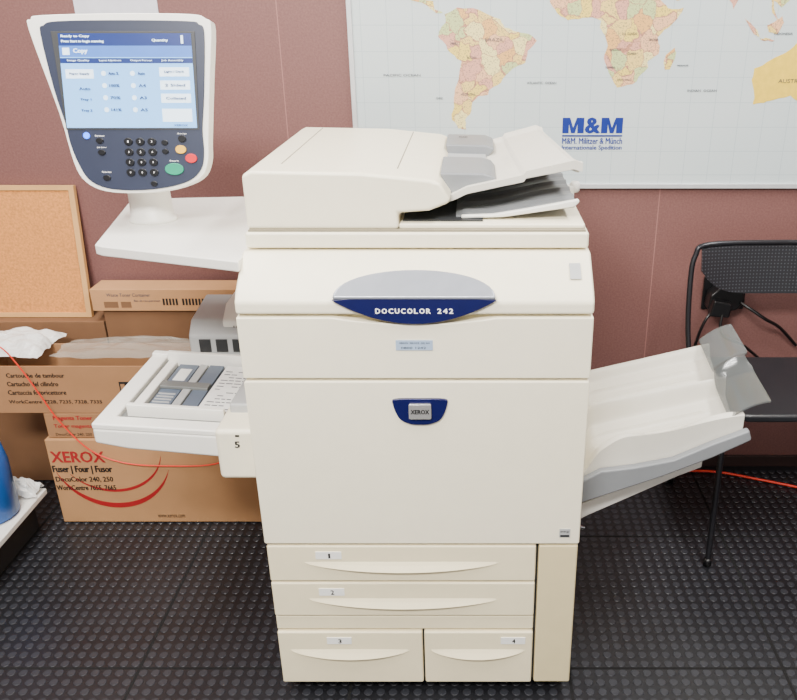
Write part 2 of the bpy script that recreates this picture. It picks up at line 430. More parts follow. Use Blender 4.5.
def block_M(x, z, w, h, par):
    s = w*.30
    pts = [(0, 0), (0, h), (s*1.15, h), (w/2, h*.36), (w-s*1.15, h), (w, h), (w, 0), (w-s, 0), (w-s, h*.60), (w/2+s*.30, 0), (w/2-s*.30, 0), (s, h*.60), (s, 0)]
    prism('printed_logo', pts, FR(x, 2.2915, z), .0006, BINK, par, 0)
block_M(.252, 1.086, .060, .042, wm); block_M(.360, 1.086, .060, .042, wm)
text('printed_logo', '&', .037, .041, FR(.336, 2.2915, 1.107), BINK, wm, bold=.08)
box('printed_rule', .252, .420, 2.2905, 2.2915, 1.077, 1.081, BINK, wm, bevel=0)
text('printed_lettering', 'M&M. Militzer & Münch', .168, .0165, FR(.337, 2.2915, 1.065), BINK, wm, bold=.03)
text('printed_lettering', 'Internationale Spedition', .168, .0155, FR(.337, 2.2915, 1.045), BINK, wm, bold=.03)
def country(s, x, z, w=.05, h=.006): text('printed_lettering', s, w, h, FR(x, 2.2908, z), GINK, wm)
country('ATLANTIC  OCEAN', .19, 1.22, .08); country('INDIAN  OCEAN', .63, 1.20, .08); country('PACIFIC OCEAN', -.19, 1.24, .10)
country('BRAZIL', .06, 1.33, .05, .008); country('ARGENTINA', -.01, 1.19, .04); country('CHILE', -.09, 1.18, .018); country('PERU', -.045, 1.32, .024)
country('BOLIVIA', .0, 1.285, .026); country('ANGOLA', .385, 1.305, .03); country('NAMIBIA', .375, 1.26, .026); country('ZAMBIA', .43, 1.295, .024)
country('SOUTH AFRICA', .415, 1.228, .04, .005); country('D.R. CONGO', .42, 1.345, .04); country('TANZANIA', .485, 1.33, .026); country('MADAGASCAR', .57, 1.265, .03, .004)
country('AUSTRALIA', .88, 1.225, .09, .010); country('INDONESIA', .83, 1.345, .05)

NOTE = mat('notice_paper', (206, 206, 214), .5)
pn = empty('paper_notice', (-.94, 2.295, 1.385), 'white paper notice fixed to mauve wall', 'paper')
box('sheet', -1.05, -.83, 2.297, 2.3, 1.385, 1.70, NOTE, pn, bevel=0)
for i in range(6):
    box('printed_line', -1.02, -.88+.01*(i % 3), 2.2962, 2.297, 1.44+i*.035, 1.444+i*.035, GINK, pn, bevel=0)

# ------------------------------------------------------------------ copier
C = -.102; XL, XR = -.422, .218; YF = 1.33
cp = empty('photocopier', (C, 1.73, 0), 'large cream multifunction photocopier with tilting touchscreen and side trays', 'photocopier')
box('body', XL+.006, XR-.006, 1.36, 2.12, .055, .92, CREAM, cp, .004)
box('plinth', XL+.02, XR-.02, 1.37, 2.08, .012, .06, BLACK, cp, .003)
for x in (XL+.07, XR-.07):
    for y in (1.42, 2.02):
        disc('caster', y, .0235, .022, .03, YZ(x-.015), BLACK, cp)
top = prism('top_cover', [(1.33, .914), (1.33, .938), (1.345, .955), (1.415, 1.006), (2.12, 1.006), (2.12, .914)], YZ(XL), XR-XL, CREAM, cp, .006)
pts = [(XL, .788), (XR, .788), (XR, .909)]
for i in range(0, 17):
    t = 1-2*i/16; pts.append((C+.148*t, .909-.013*(1-t*t)))
pts.append((XL, .909))
prism('front_panel', pts, FR(0, 1.36, 0), .03, CREAM, cp, .003)
dr = prism('front_door', rrect(XL, XR, .416, .783, .004, 2), FR(0, 1.36, 0), .031, CREAM, cp, .004)
pts = []
for i in range(21):
    t = -1+2*i/20; pts.append((.146*t, -.045*(1-t*t)))
for i in range(1, 20):
    t = 1-2*i/20; pts.append((.146*t, .009*(1-t*t)))
bd = prism('name_badge', pts, FR(C, 1.332, .944), .009, BLUE, cp, .0015, label='navy blue crescent badge with white lettering')
# badge lettering, letter by letter at even wide spacing and full height digits
ttl = 'DOCUCOLOR 242'
wid = {'D': 1, 'O': 1.12, 'C': 1, 'U': .95, 'L': .78, 'R': .92, '2': .86, '4': .95, ' ': .75}
tot = sum(wid[c] for c in ttl)+.42*(len(ttl)-1); k_ = .137/tot; xx = C-.137/2
for c in ttl:
    w_ = wid[c]*k_
    if c != ' ': text('lettering', c, w_, .0092, FR(xx+w_/2, 1.3225, .9245), WHITE, bd, bold=.05)
    xx += w_+.42*k_
sl = math.atan2(.051, .07)
Ms = Matrix.Translation((C, 1.326, .9425)) @ Matrix.Rotation(sl, 4, 'X')
pts = [(.144*math.cos(math.pi*i/24), .062*math.sin(math.pi*i/24)**.9) for i in range(25)]
prism('lens_cover', pts, Ms, .010, BADGEG, cp, .004, label='silver grey lens above the badge')
def zr(r, Y=1.33):   # survey notes: height on an upright plane at distance Y
    t = (350-r)/800; return 1.43-Y*(.402-.9157*t)/(.9157+.402*t)
st = box('asset_sticker', C-.036, C+.031, 1.3285, 1.3302, zr(350), zr(340), STICKB, cp, bevel=0)
text('lettering', 'XEROX  SERVICE  (02) 242', .055, .004, FR(C-.002, 1.3284, zr(343)), INK, st)
text('lettering', '0800 1242', .045, .004, FR(C-.004, 1.3284, zr(347.5)), INK, st)
pts = smooth_closed([(-.051, .016), (-.046, .026), (0, .027), (.046, .026), (.051, .016), (.040, -.014), (.02, -.026), (0, -.028), (-.02, -.026), (-.040, -.014)], 4)
lg = prism('door_badge', pts, FR(C+.005, 1.33, .722), .006, BLUE, dr, .0015)
prism('badge_plate', rrect(-.021, .021, -.013, .018, .003), FR(C+.005, 1.3245, .722), .006, CHROMEB, dr, .001)
text('badge_lettering', 'XEROX', .034, .009, FR(C+.005, 1.3183, .725), INK, dr, bold=.05)
es = box('energy_sticker', .176, .198, 1.3275, 1.329, .434, .454, LGREY, dr, bevel=0)
text('sticker_lettering', 'energy', .018, .005, FR(.187, 1.3274, .447), INK, dr)
box('sticker_bar', .178, .196, 1.327, 1.3275, .435, .440, DGREY, dr, bevel=0)

def pull(parent, x0, x1, z1, h, p, Y):
    vs = []; N = 32
    for i in range(N+1):
        t = -1+2*i/N; q = (1-t*t)**.8; x = (x0+x1)/2+t*(x1-x0)/2
        vs += [(x, Y+.0005, z1), (x, Y-p*q*.35, z1-h*.4*q-.002), (x, Y-p*q, z1-h*q-.004), (x, Y+.001, z1-h*q-.006)]
    fs = []
    for i in range(N):
        a = i*4; b = a+4
        fs += [(a, b, b+1, a+1), (a+1, b+1, b+2, a+2), (a+2, b+2, b+3, a+3)]
    return finish('pull_handle', from_data('pull_handle', vs, fs), CREAM2, parent, smooth=False)

def drawer(x0, x1, z0, z1, num, nx, hx0, hx1, hz):
    d = box('paper_drawer', x0, x1, 1.33, 1.38, z0, z1, CREAM2, cp, .004)
    pull(d, hx0, hx1, hz, .016, .012, 1.33)
    s = box('number_sticker', nx-.028, nx+.025, 1.3285, 1.33, z1-.032, z1-.014, STICK, d, bevel=0)
    text('number', num, .0035 if num == '1' else .0065, .011, FR(nx, 1.3283, z1-.0235), INK, d, bold=.04)
drawer(XL+.003, .131, .3205, .4105, '1', -.292, -.345, .055, .372)
drawer(XL+.003, .131, .2285, .3165, '2', -.292, -.345, .055, .277)
box('drawer_rail', XL+.003, .131, 1.335, 1.38, .188, .2245, CREAM2, cp, .003)
drawer(XL+.003, -.107, .040, .184, '3', -.285, -.395, -.135, .137)
drawer(-.103, .131, .040, .184, '4', .09, -.090, .115, .137)
box('side_filler_panel', .1365, XR-.002, 1.331, 1.38, .040, .4105, TAN, cp, .004, label='tan yellowed filler panel')
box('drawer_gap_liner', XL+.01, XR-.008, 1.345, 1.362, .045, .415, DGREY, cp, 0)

# scanner and feeder
sc = box('scanner_base', -.415, .214, 1.42, 2.10, 1.010, 1.040, CREAM, cp, .005)
box('glass_seam', -.409, .208, 1.425, 2.09, 1.039, 1.0435, SEAM, cp, 0)
pr = [(-.412, 1.0425), (-.134, 1.0425), (-.134, 1.073), (-.078, 1.077), (-.040, 1.092), (-.040, 1.102), (-.058, 1.128), (-.075, 1.134), (-.20, 1.1465), (-.395, 1.150), (-.412, 1.142)]
fd = prism('document_feeder', pr, FR(0, 1.965, 0), .535, CREAM, cp, .007)
zt = lambda x: 1.1465+(x+.20)*(1.150-1.1465)/(-.195) if x < -.20 else 1.134+(x+.075)*(.0125/-.125)
def lidseam(x0, y0, x1, y1, w=.0022):
    dx, dy = (w, 0) if abs(y1-y0) > abs(x1-x0) else (0, w)
    q = [(x0, y0), (x1, y1), (x1+dx, y1+dy), (x0+dx, y0+dy)]
    vs = [(a, b, zt(a)-.001) for a, b in q]+[(a, b, zt(a)+.0004) for a, b in q]
    finish('lid_seam', from_data('lid_seam', vs, [(0, 1, 2, 3), (4, 5, 6, 7), (0, 1, 5, 4), (1, 2, 6, 5), (2, 3, 7, 6), (3, 0, 4, 7)]), SEAM, fd)
lidseam(-.355, 1.50, -.355, 1.95); lidseam(-.14, 1.50, -.14, 1.95)
prism('platen_cover', [(-.134, 1.0425), (.208, 1.0425), (.208, 1.052), (-.134, 1.053)], FR(0, 1.97, 0), .535, CREAM, cp, .004)
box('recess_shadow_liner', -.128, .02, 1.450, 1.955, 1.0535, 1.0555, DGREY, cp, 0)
def otray(u, v):
    y = 1.475+.455*v; x = -.03+.222*u
    z = 1.058+.003*u+.026*sstep(.15, 1, u)
    z += .004*(abs((v*7) % 1-.5) < .16)*(u > .06)
    return (x, y, z)
surf('output_tray', otray, 30, 70, lambda a, b, c: 1.054+max(0, (a-.03))*.12, SIDEG, cp, label='grey ribbed feeder output tray')
prism('output_tray_edge', [(-.02, 1.055), (.06, 1.058), (.19, 1.077), (.199, 1.086), (.197, 1.091), (.10, 1.073), (.04, 1.063), (-.02, 1.061)], FR(0, 1.474, 0), .012, OFFW, cp, .003)
def dtray(u, v):
    y = 1.475+.455*v
    xe = .203-.040*v
    x = -.055+(xe+.055)*u
    z = 1.094+.056*u**1.05
    z += .006*sstep(.58, .60, u)
    if u > .93: z -= .008*sstep(.93, 1, u)
    z += .008*(1-sstep(.04, .07, v))*sstep(.05, .2, u)
    z += .007*sstep(.94, .98, v)*sstep(.1, .25, u)
    z -= .005*gs(v, .5, .16)*(1-sstep(.5, .58, u))
    return (x, y, z)
surf('document_tray', dtray, 60, 60, lambda a, b, c: c-.012-.004*sstep(.05, .2, a), TRAYW, cp, split=50, label='ivory stepped document input tray')
box('feeder_rear_wall', -.05, .12, 1.930, 1.965, 1.05, 1.112, CREAM, cp, .006)
prism('paper_guide', [(-.060, 1.135), (.02, 1.133), (.038, 1.128), (.048, 1.116), (.03, 1.105), (-.03, 1.094), (-.05, 1.10)], FR(0, 1.66, 0), .17, SIDEG, cp, .004, label='broad grey sliding paper guide')
prism('paper_guide', [(-.058, 1.139), (.03, 1.137), (.050, 1.129), (.035, 1.110), (-.03, 1.10), (-.05, 1.10)], FR(0, 1.93, 0), .15, SIDEG, cp, .004, label='broad grey sliding paper guide')
prism('tray_center_strip', [(-.055, 1.120), (.03, 1.118), (.03, 1.108), (-.055, 1.095)], FR(0, 1.79, 0), .14, LGREY, cp, .001)
text('feeder_lettering', 'MAX', .02, .006, TP(1.1395) @ Matrix.Translation((-.02, 1.88, 0)), INK, cp)
lathe('hinge_knob', [(.008, 1.03), (.011, 1.034), (.011, 1.05), (.008, 1.054)], .232, 1.80, OFFW, cp)
box('hinge_arm', .212, .230, 1.79, 1.81, 1.02, 1.045, OFFW, cp, .002)
box('cover_latch_sticker', .176, .196, 1.36, 1.395, .985, .9865, LGREY, cp, 0, M=Matrix.Translation((0, 1.378, .979)) @ Matrix.Rotation(sl, 4, 'X') @ Matrix.Translation((0, -1.378, -.983)))

# side shelf + control panel
sp = prism('side_shelf', [(-.418, 1.372), (-.705, 1.470), (-.722, 1.482), (-.797, 1.85), (-.785, 1.865), (-.418, 1.90)], TP(.980), .020, OFFW, cp, .003)
pc = lathe('panel_post', [(.050, .999), (.050, 1.008), (.044, 1.012), (.042, 1.10), (.042, 1.18)], -.676, 1.665, OFFW, cp, sx=1, sy=.8)
Mp = Matrix.Translation((-.656, 1.600, 1.2465)) @ Matrix.Rotation(math.radians(78), 4, 'X')
U, V = .0019, .00185
def pv(l): return [(a*U, b*V) for a, b in l]
outl = smooth_closed([(-96, 72), (-93, 82), (-82, 86), (0, 88), (66, 87), (80, 83), (86, 74), (81, 20), (76, -36), (74, -60), (64, -77), (36, -88), (0, -92), (-34, -90), (-54, -80), (-64, -60), (-74, -10)], 4)
pnl = prism('control_panel', pv(outl), Mp @ Matrix.Translation((0, 0, -.03)), .03, OFFW, cp, .006, label='offwhite tilting control panel with slate face')
inl = smooth_closed([(-84, 68), (-80, 76), (-66, 80), (0, 81), (64, 80), (74, 77), (79, 68), (75, 10), (71, -26), (71, -50), (67, -67), (54, -79), (30, -86), (0, -89), (-30, -87), (-49, -78), (-59, -60), (-65, -40), (-68, -20), (-76, 14)], 4)
prism('panel_face', pv(inl), Mp, .003, SLATE, pnl, .001)
Mf = Mp @ Matrix.Translation((0, 0, .003))
prism('screen_surround', pv([(-73, 70), (70, 70), (68, -27), (-67, -27)]), Mf, .0012, DGREY, pnl, .0005)
Mq = Mp @ Matrix.Translation((0, 0, .0044))
def prect(nm, a, b, c, d, m, z=0, th=.0003): return prism(nm, pv([(a, c), (b, c), (b, d), (a, d)]), Mq @ Matrix.Translation((0, 0, z)), th, m, pnl, 0)
def ptext(s, u, v, w, h, m, bold=0): return text('screen_lettering', s, w*U, h*V, Mq @ Matrix.Translation((u*U, v*V, .0012)), m, pnl, bold)
prect('screen', -66, 66, -25, 68, SCREEN)
prect('screen_bar', -66, 66, 56, 68, SCRBAR, .0003)
prect('screen_bar', -66, 66, 45, 56, SCRTAB, .0003)
prect('screen_bar', -66, 66, 39, 44, SCRBAR, .0003)
ptext('Ready to Copy', -49, 65, 28, 3, SCRW, .04); ptext('Press Start to begin scanning', -42, 60, 42, 3, SCRW, .04)
ptext('Quantity', 35, 61, 16, 3.2, SCRW, .04); ptext('1', 57, 62, 2.4, 8, SCRW)
prect('screen_icon', -63, -56, 47, 54, SCRW, .0006)
ptext('Copy', -45, 50.5, 14, 5.5, SCRW, .05)
for u, s in ((-48, 'Image Quality'), (-16, 'Layout Adjustment'), (15, 'Output Format'), (46, 'Job Assembly')):
    ptext(s, u, 41.5, 22, 2.4, SCRW)
for k, v in enumerate((26, 13, 0)):
    prect('screen_button', 32, 62, v, v+9, SCRW, .0003)
    ptext(('Light / Dark', '2 Sided', 'Collated')[k], 47, v+4.5, 20, 2.6, SCRINK, .04)
prect('screen_button', 32, 62, -19, -6, SCRW, .0003)
for k in range(4):
    ptext(('Auto %', '100%', '70%', '141%')[k], -14, 29-k*12, 10, 2.8, SCRINK, .04)
    disc('screen_radio', -24*U, (29-k*12)*V, .0045, .0004, Mq @ Matrix.Translation((0, 0, .0003)), SCRW, pnl, bevel=0)
    ptext(('Auto', 'A4', 'A3', 'A5')[k], 14, 29-k*12, 7, 2.8, SCRINK, .04)
    disc('screen_radio', 5*U, (29-k*12)*V, .0045, .0004, Mq @ Matrix.Translation((0, 0, .0003)), SCRW, pnl, bevel=0)
prect('screen_button', -62, -34, 24, 33, SCRW, .0003); ptext('Paper Supply', -48, 28.5, 20, 2.6, SCRINK, .04)
for k in range(3): ptext(('Auto', 'Tray 1', 'Tray 2')[k], -44, 14-k*11, 11, 2.8, SCRINK, .04)
ptext('XEROX', 50, -22.5, 14, 2, SCRINK)
def key(u, v, r, m, sx=1, nm='key'): return disc(nm, u*U, v*V, r*U, .003, Mf, m, pnl, sx)
for i in range(4):
    for j in range(3):
        key(-5+j*12, -39-i*10.5, 3.7, KEY, 1.2)
        text('key_number', '123456789*0#'[i*3+j], .0022, .004, Mf @ Matrix.Translation(((-5+j*12)*U, (-39-i*10.5)*V, .0032)), WHITE, pnl)
for u, v in ((-34, -38), (-33, -50), (-30, -76)): key(u, v, 2.8, KEY, 1.4)
for u, v in ((32, -40), (32, -49), (18, -82)): key(u, v, 2.6, KEY, 1.3)
key(-47, -33, 3.2, LED, 1, 'indicator_light')
key(50, -36, 3.4, KEY, 1.2); key(48, -47, 4.2, YEL, 1.3, 'clear_key'); key(58, -56, 4.6, RED, 1.3, 'stop_key'); key(40, -67, 6, GRN, 1.6, 'start_key')
for u, v, s in ((-34, -33, 'Services'), (-33, -45, 'Job Status'), (-30, -70, 'Machine Status'), (40, -58.5, 'Start'), (50, -31, 'Stop')):
    text('panel_lettering', s, .018, .0032, Mf @ Matrix.Translation((u*U, v*V, .0004)), WHITE, pnl)

# bypass tray on the left flank
bt = box('bypass_housing', -.512, -.424, 1.385, 1.78, .534, .648, CREAM, cp, .010)
text('number', '5', .009, .014, FR(-.468, 1.3845, .616), INK, bt, bold=.06)
box('housing_mark', -.470, -.462, 1.384, 1.385, .634, .638, INK, bt, 0)
by = prism('bypass_tray', [(-.765, .638), (-.505, .620), (-.505, .570), (-.70, .590), (-.765, .604)], FR(0, 1.765, 0), .355, OFFW, cp, .006)
def sq(x0, x1, y0, y1, dz, th, name, m, parent, bevel=.001):
    z = lambda x: .638-(x+.765)*.018/.26
    vs = [(x0, y0, z(x0)+dz), (x1, y0, z(x1)+dz), (x1, y1, z(x1)+dz), (x0, y1, z(x0)+dz)]
    vs += [(a, b, c+th) for a, b, c in vs]
    return finish(name, from_data(name, vs, [(0, 1, 2, 3), (4, 5, 6, 7), (0, 1, 5, 4), (1, 2, 6, 5), (2, 3, 7, 6), (3, 0, 4, 7)]), m, parent, bevel)
sq(-.765, -.505, 1.410, 1.448, -.002, .014, 'tray_rim', OFFW, by, .004)
sq(-.765, -.728, 1.440, 1.765, -.002, .014, 'tray_rim', OFFW, by, .004)
sq(-.765, -.505, 1.745, 1.765, -.002, .020, 'tray_rim', OFFW, by, .004)
sq(-.728, -.510, 1.448, 1.745, .0005, .001, 'tray_well', MGREY, by)
sq(-.715, -.515, 1.466, 1.478, .001, .028, 'width_guide', OFFW, by, .002)
sq(-.715, -.515, 1.716, 1.728, .001, .036, 'width_guide', OFFW, by, .002)
sq(-.715, -.694, 1.482, 1.716, .001, .014, 'guide_rail', OFFW, by, .003)
sq(-.688, -.644, 1.482, 1.716, .001, .007, 'guide_plate', GUIDE, by, .001)
sq(-.640, -.622, 1.482, 1.716, .001, .010, 'guide_rail', LGREY, by, .002)
sq(-.618, -.585, 1.482, 1.716, .001, .009, 'guide_plate', GUIDE, by, .001)
sq(-.690, -.585, 1.585, 1.612, .008, .008, 'guide_lock', MGREY, by, .002)
for k in range(6): sq(-.684, -.648, 1.495+k*.013, 1.499+k*.013, .008, .002, 'guide_ridge', LGREY, by, 0)
sq(-.678, -.652, 1.63, 1.69, .008, .0008, 'guide_label', STICK, by, 0)
box('bypass_roller_slot', -.500, -.43, 1.46, 1.76, .630, .668, LGREY, cp, .006)
prism('bypass_rear_housing', [(1.768, .57), (1.768, .690), (1.80, .722), (1.93, .740), (1.95, .57)], YZ(-.68), .255, LGREY, cp, .006)
prism('bypass_rear_cover', [(1.785, .690), (1.785, .722), (1.83, .752), (1.92, .755), (1.92, .690)], YZ(-.60), .175, OFFW, cp, .005)
for k in range(4): box('vent_slot', -.655+k*.04, -.628+k*.04, 1.765, 1.769, .650, .682, DGREY, cp, 0)
text('tray_lettering', 'A4', .012, .010, FR(-.57, 1.784, .706), INK, cp)

# exit tray on the right flank
def exitf(u, v):
    x = .224+.336*u; y = 1.45+.29*v
    z = .540+.080*u+.016*v*u
    z += .034*sstep(.44, .48, v)*(1-.30*u)
    z += .018*gs(v, .49, .025)*sstep(0, .2, u)
    z += .034*(1-sstep(.04, .10, v))*sstep(.05, .3, u)*(1-.25*u)
    z += .024*sstep(.92, .97, v)
    z -= .016*gs(v, .26, .13)
    z -= .014*gs(v, .72, .13)
    z += .009*gs(v, .20, .008)*sstep(.1, .2, u)*(1-sstep(.8, .9, u))
    z += .009*gs(v, .33, .008)*sstep(.1, .2, u)*(1-sstep(.8, .9, u))
    z += .009*gs(v, .64, .008)*sstep(.1, .2, u)*(1-sstep(.8, .9, u))
    z += .009*gs(v, .80, .008)*sstep(.1, .2, u)*(1-sstep(.8, .9, u))
    z += .010*math.sin(u*9)*gs(v, .05, .05)
    z -= .045*(1-sstep(0, .14, u))
    return (x, y, z)
surf('exit_tray', exitf, 44, 130, lambda a, b, c: .446+.145*(a-.224)/.336, TRAYW, cp, split=60, label='ivory stepped output catch tray with ribs')
prism('tray_side_cheek', [(.224, .440), (.224, .496), (.27, .524), (.34, .534), (.42, .552), (.50, .592), (.568, .622), (.576, .598), (.50, .556), (.40, .510)], FR(0, 1.449, 0), .018, SIDEG, cp, .005, label='grey curved tray cheek')
def flap(u, v):
    notch = .014*gs(v, .50, .04)
    w = .080-.010*v-notch
    x = .530+.004*v+w*u; y = 1.452+.280*v
    z = .640+.040*v+.070*u-.030*u*u+.016*sstep(.46, .5, v)+.008*gs(v, .47, .05)
    return (x, y, z)
surf('tray_extension', flap, 14, 50, lambda a, b, c: c-.004, SMOKE, cp, label='wide smoky translucent tray extension flap')
prism('tray_support', [(.218, .395), (.45, .502), (.49, .519), (.498, .519), (.498, .500), (.45, .478), (.26, .376), (.235, .360), (.218, .360)], FR(0, 1.68, 0), .195, OFFW, cp, .003, label='offwhite lower tray bracket')
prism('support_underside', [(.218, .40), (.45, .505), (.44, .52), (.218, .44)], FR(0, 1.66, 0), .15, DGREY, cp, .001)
box('exit_housing', .214, .230, 1.46, 1.80, .355, .60, CREAM, cp, .003)
tube('tray_hook', [(.240, 1.487, .368), (.242, 1.482, .350), (.252, 1.482, .345)], .003, METAL, cp)

# printed sheet on bypass tray
psh = empty('printed_sheet', (-.545, 1.52, .640), 'white printed paper sheet lying on the bypass tray', 'paper')
Mt = Matrix.Translation((-.545, 1.51, .637)) @ Matrix.Rotation(math.radians(4), 4, 'Y')
prism('sheet', [(-.034, -.025), (.036, -.025), (.036, .195), (-.030, .195)], Mt, .0008, STICK, psh, 0)
rr_ = random.Random(2)
for i in range(13):
    x0 = -.024
    while x0 < .026:
        w_ = rr_.uniform(.006, .016)
        if rr_.random() < .75: prism('printed_line', [(x0, -.016+i*.015), (min(.030, x0+w_), -.016+i*.015), (min(.030, x0+w_), -.0125+i*.015), (x0, -.0125+i*.015)], Mt @ Matrix.Translation((0, 0, .0009)), .0002, GINK, psh, 0)
        x0 += w_+.003

# ------------------------------------------------------------------ cartons
b1 = empty('cardboard_box', (-.88, 2.08, 0), 'sealed brown cardboard box with red lettering on the floor', 'box')
box('carton', -1.215, -.55, 1.976, 2.195, .003, .284, CARD, b1, .003)
Y1 = 1.9755
def bx(px, r, Y):
    t = (350-r)/800; return (px-472)*Y/(800*(.9157+.402*t))
def ftext(s, px0, px1, r, h, Y, m, par, bold=.0):
    text('printed_lettering', s, bx(px1, r, Y)-bx(px0, r, Y), h, FR((bx(px0, r, Y)+bx(px1, r, Y))/2, Y, zr(r, Y)), m, par, bold)
ftext('XEROX', 51, 104, 457, .036, Y1, RINK, b1, .04)
ftext('Fuser | Four | Fusor', 53, 112, 470, .028, Y1, INK, b1, .04)
ftext('DocuColor 240, 250', 56, 113, 479.5, .019, Y1, INK, b1, .03)
ftext('WorkCentre 7655, 7665', 57, 116, 488, .019, Y1, INK, b1, .03)
ftext('www.xerox.com', 158, 185, 516, .010, Y1, INK, b1)
def arc(cx, cz, ra, rb, a0, a1, w, m, par):
    P = []; N = 40
    for i in range(N+1):
        a = math.radians(a0+(a1-a0)*i/N); P.append((ra*math.cos(a), rb*math.sin(a)))
    for i in range(N, -1, -1):
        a = math.radians(a0+(a1-a0)*i/N); k = 1-w*math.sin(math.pi*i/N)-.004; P.append((ra*math.cos(a)*k, rb*math.sin(a)*k))
    prism('printed_swoosh', P, FR(cx, 1.9765, cz), .0012, m, par, 0)
arc(-1.04, .230, .170, .175, 198, 345, .09, RINK, b1)
arc(-1.04, .250, .150, .140, 215, 352, .06, RINK, b1)
b2 = empty('cardboard_box', (-.98, 2.09, .284), 'flat brown cardboard toner box stacked under open carton', 'box')
box('carton', -1.205, -.76, 1.985, 2.098, .2855, .364, CARD2, b2, .003)
ftext('Magenta Toner', 53, 92, 418.5, .016, 1.9845, RINK, b2, .04)
ftext('Toner magenta', 54, 92, 426.5, .014, 1.9845, RINK, b2, .03)
ftext('DocuColor 240, 250', 56, 92, 434.5, .010, 1.9845, INK, b2)
b3 = empty('open_carton', (-1.03, 2.04, .366), 'open brown cardboard carton holding plastic packing', 'box')
def open_box(x0, x1, y0, y1, z0, z1, zb, t, m, par):
    box('carton_front', x0, x1, y0, y0+t, z0, z1, m, par, .001)
    box('carton_back', x0, x1, y1-t, y1, z0, zb, m, par, .001)
    box('carton_side', x0, x0+t, y0+t, y1-t, z0, z1, m, par, .001)
    box('carton_side', x1-t, x1, y0+t, y1-t, z0, z1, m, par, .001)
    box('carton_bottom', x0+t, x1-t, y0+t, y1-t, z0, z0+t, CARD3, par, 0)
open_box(-1.34, -.72, 1.985, 2.098, .3655, .510, .530, .004, CARD2, b3)
ftext('Cartouche de tambour', 6, 64, 375.5, .013, 1.9845, INK, b3, .03)
ftext('Cartucho del cilindro', 7, 58, 384, .014, 1.9845, INK, b3, .03)
ftext('Cartuccia fotoricettore', 8, 66, 392.5, .014, 1.9845, INK, b3, .03)
ftext('WorkCentre 7228, 7235, 7328, 7335', 9, 102, 402, .012, 1.9845, INK, b3, .02)
x0 = bx(120, 390, 1.984); x1 = bx(141, 390, 1.984)
box('printed_symbol', x0, x1, 1.9838, 1.9849, zr(400, 1.984), zr(382, 1.984), INK, b3, 0)
for k in range(3):
    w = (x1-x0)/3
    box('printed_symbol', x0+k*w+.004, x0+(k+1)*w-.004, 1.9832, 1.9838, zr(398, 1.984), zr(384, 1.984), CARD2, b3, 0)
b4 = empty('cardboard_box', (-.82, 2.245, .0), 'tall plain brown cardboard carton behind open carton', 'box')
BT = .592
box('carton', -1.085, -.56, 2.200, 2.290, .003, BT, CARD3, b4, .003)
BC = .556
b6 = empty('cardboard_box', (-1.37, 2.245, .0), 'tall plain brown cardboard carton carrying the cork board', 'box')
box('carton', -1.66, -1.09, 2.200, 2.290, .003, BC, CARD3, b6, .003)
b5 = empty('long_box', (-.84, 2.2, BT), 'long narrow brown cardboard toner box lying on carton', 'box')
YB = 2.19
xa = bx(91, 300, YB)
box('carton', xa, -.60, YB, 2.275, BT+.001, BT+.068, CARD, b5, .002)
for k, (a, c) in enumerate(((104, 118), (121, 131))):
    box('printed_symbol', bx(a, 303, YB), bx(c, 303, YB), YB-.0008, YB, BT+.012, BT+.030, CARD3, b5, 0)
ftext('Waste Toner Container', 106, 150, 295, .010, YB-.0005, GINK, b5)
ftext('Bac de recuperation', 134, 160, 301, .007, YB-.0005, GINK, b5)
for k in range(22):
    a = bx(163, 303, YB)+k*.0095
    if k not in (5, 13): box('printed_bar', a, a+.0055, YB-.0008, YB, BT+.020, BT+.040, INK, b5, 0)

def crumple(name, x0, x1, y0, y1, z0, amp, m, label, seed, n=26):
    e = empty(name, ((x0+x1)/2, (y0+y1)/2, z0-.0), label, 'plastic bag')
    vs = []; fs = []
    for i in range(n+1):
        for j in range(n+1):
            u = i/n; v = j/n
            q = noise.noise_vector(Vector((u*3+seed, v*3, 1)))+.55*noise.noise_vector(Vector((u*8+seed, v*8, 2)))
            dome = math.sin(math.pi*u)**.5*math.sin(math.pi*v)**.5
            vs.append((x0+(x1-x0)*u+.012*q.x, y0+(y1-y0)*v+.006*q.y, z0+amp*dome+amp*.7*abs(q.z)))
    for i in range(n):
        for j in range(n):
            a = i*(n+1)+j; fs.append((a, a+1, a+n+2, a+n+1))
    finish('film', from_data('film', vs, fs), m, e, smooth=False)
crumple('plastic_wrap', -1.43, -1.18, 1.99, 2.16, .532, .03, PLASW, 'crumpled white plastic wrap lying on open carton', 3)
crumple('plastic_wrap', -1.15, -.78, 1.99, 2.12, .531, .018, PLASC, 'clear crumpled plastic film lying over open carton', 9)

# cork board standing on the carton, leaning on the wall
ck = empty('cork_board', (-1.37, 2.25, BC), 'tan cork pinboard with pale wooden frame leaning on wall', 'board')
zc = .388
Ml = Matrix.Translation((0, 2.235, BC+.001)) @ Matrix.Rotation(math.radians(-6.5), 4, 'X')
box('cork_panel', -1.62, -1.155, 0, .008, .01, zc-.01, CORK, ck, 0, M=Ml)
o = [(-1.64, 0), (-1.137, 0), (-1.137, zc), (-1.64, zc)]; ii = [(-1.622, .014), (-1.153, .014), (-1.153, zc-.014), (-1.622, zc-.014)]
vs = [(a, -.004, b) for a, b in o]+[(a, -.004, b) for a, b in ii]+[(a, .012, b) for a, b in o]+[(a, .012, b) for a, b in ii]
fs = []
for k in range(4):
    n = (k+1) % 4
    fs += [(k, n, 4+n, 4+k), (8+k, 12+k, 12+n, 8+n), (k, 8+k, 8+n, n), (4+k, 4+n, 12+n, 12+k)]
finish('frame', from_data('frame', vs, fs, Ml), WOOD, ck, .001)

